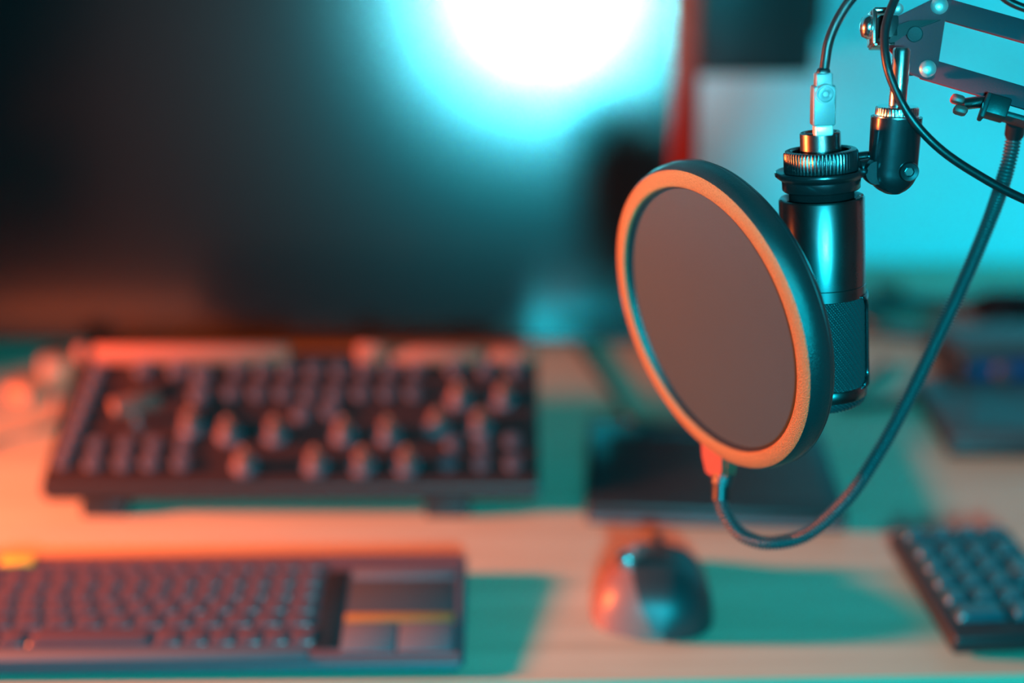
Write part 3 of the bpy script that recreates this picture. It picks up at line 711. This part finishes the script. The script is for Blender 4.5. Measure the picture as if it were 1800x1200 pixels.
# chrome head bracket and thumb screw
hm = plane_m(0); hm.translation = W(1548, 54, AD+0.003)
bm = rbox(0.0026, 0.0185, 0.0130, 0.0008, 2, (-0.0045, 0.0012, 0)); rbox(0.0110, 0.0024, 0.0130, 0.0008, 2, (0.0005, -0.0080, 0), bm); rbox(0.0110, 0.0024, 0.0130, 0.0008, 2, (0.0005, 0.0100, 0), bm)
bmesh.ops.transform(bm, matrix=hm, verts=bm.verts); obj('head_bracket', bm, M['chrome'], arm)
bm = lathe([(0, 0), (0.0060, 0.0), (0.0066, 0.0012), (0.0052, 0.0040), (0.0020, 0.0052), (0, 0.0054)], 32)
bmesh.ops.transform(bm, matrix=hm @ Matrix.Translation((-0.0056, 0.002, 0)) @ Matrix.Rotation(-PI/2, 4, 'Y'), verts=bm.verts); obj('thumb_screw', bm, M['chrome'], arm, angle=60)
obj('head_block', rbox(0.010, 0.012, 0.013, 0.001, 2), M['plastic'], arm).matrix_world = hm @ Matrix.Translation((0.003, 0.001, 0.0))
bolt(1577, 16, AD+0.004, 0.0032, 'bolt')
obj('rod_collar', lathe([(0.0062, -0.004), (0.0062, 0.003), (0.0046, 0.004)], 32), M['ring'], arm, loc=W(1592, 117, AD+0.010))
# elbow and lower arm going down to a desk clamp, out of frame
el = (u1+l1)/2; foot = Vector((0.70, 0.93, 0.0))
flat([(2180, 120), (2230, 120), (2230, 340), (2180, 340)], AD-0.030, 0.03, 'elbow_plate', M['arm'], 0.001)
for dx in (-0.012, 0.012):
    bar(el+Vector((dx+0.02, 0.0, 0.0)), foot+Vector((dx, 0, 0.06)), 0.011, 'lower_bar')
obj('clamp_post', lathe([(0.022, 0.0005), (0.022, 0.010), (0.010, 0.014), (0.010, 0.060), (0.013, 0.066), (0, 0.066)], 32), M['arm'], arm, loc=foot)
# cable tied to the arm
o = obj('boom_cable', tube([W(1640, -60, .745), W(1592, -28, .740), W(1570, 6, .736), W(1556, 52, .734), W(1557, 102, .732), W(1570, 148, .732), W(1600, 205, .732), W(1648, 258, .733), W(1712, 303, .735), W(1800, 350, .738), W(1930, 400, .745), W(2100, 420, .76), W(2300, 380, .78)], 0.0023, 14, 180), M['cable'])
tag(o, 'black cable drooping past the swivel mount and out at the right frame edge', 'cable')
o = obj('boom_cable', tube([W(1700, -70, .765), W(1755, -12, .765), W(1800, 14, .763), W(1900, 40, .76), W(2050, 70, .75)], 0.0022, 12, 60), M['cable'])
tag(o, 'thin black cable above the upper bar at the top right corner', 'cable')

# ------------------------------------------------------------------ desk chair behind the viewpoint, mirrored in the screen
def mirror_hit(px, py, Y):
    n = Vector((0, -math.cos(TILT), math.sin(TILT))); o = Vector((0, mb.y, 0.012))
    d = ray(px, py); t = (o-CAM).dot(n)/d.dot(n); h = CAM+d*t; rr = d-2*d.dot(n)*n
    return h + rr*((Y-h.y)/rr.y)

q0 = mirror_hit(168, 60, -0.30); q1 = mirror_hit(168, 430, -0.30)
ch = thing('office_chair', 'black office chair back left of the viewpoint, a dark shape mirrored in the screen', 'chair', (q0.x-0.26, -0.30, FZ))
hz = q0.z-FZ; lz = q1.z-FZ
bm = rbox(0.52, 0.05, max(0.4, hz+0.35-lz), 0.02, 4, (0, 0, (hz+0.35+lz)/2)); obj('backrest', bm, M['fabric'], ch)
obj('seat', rbox(0.48, 0.46, 0.08, 0.03, 4, (0, -0.26, 0.44)), M['fabric'], ch)
obj('back_post', rbox(0.06, 0.02, 0.5, 0.004, 2, (0, -0.036, 0.62)), M['plastic'], ch)
obj('gas_column', lathe([(0.03, 0.05), (0.03, 0.41)], 24), M['plastic'], ch, loc=(0, -0.26, 0))
for k in range(5):
    a = 2*PI*k/5
    obj('base_leg', rbox(0.28, 0.035, 0.03, 0.006, 2, (0.15, 0, 0.045)), M['plastic'], ch, loc=(0, -0.26, 0), rot=(0, 0, a))
    obj('castor', lathe([(0.0, 0), (0.02, 0.0), (0.022, 0.02), (0.01, 0.04), (0, 0.04)], 16), M['plastic'], ch, loc=(0.28*math.cos(a), -0.26+0.28*math.sin(a), 0))
print('CHAIR', q0, q1)
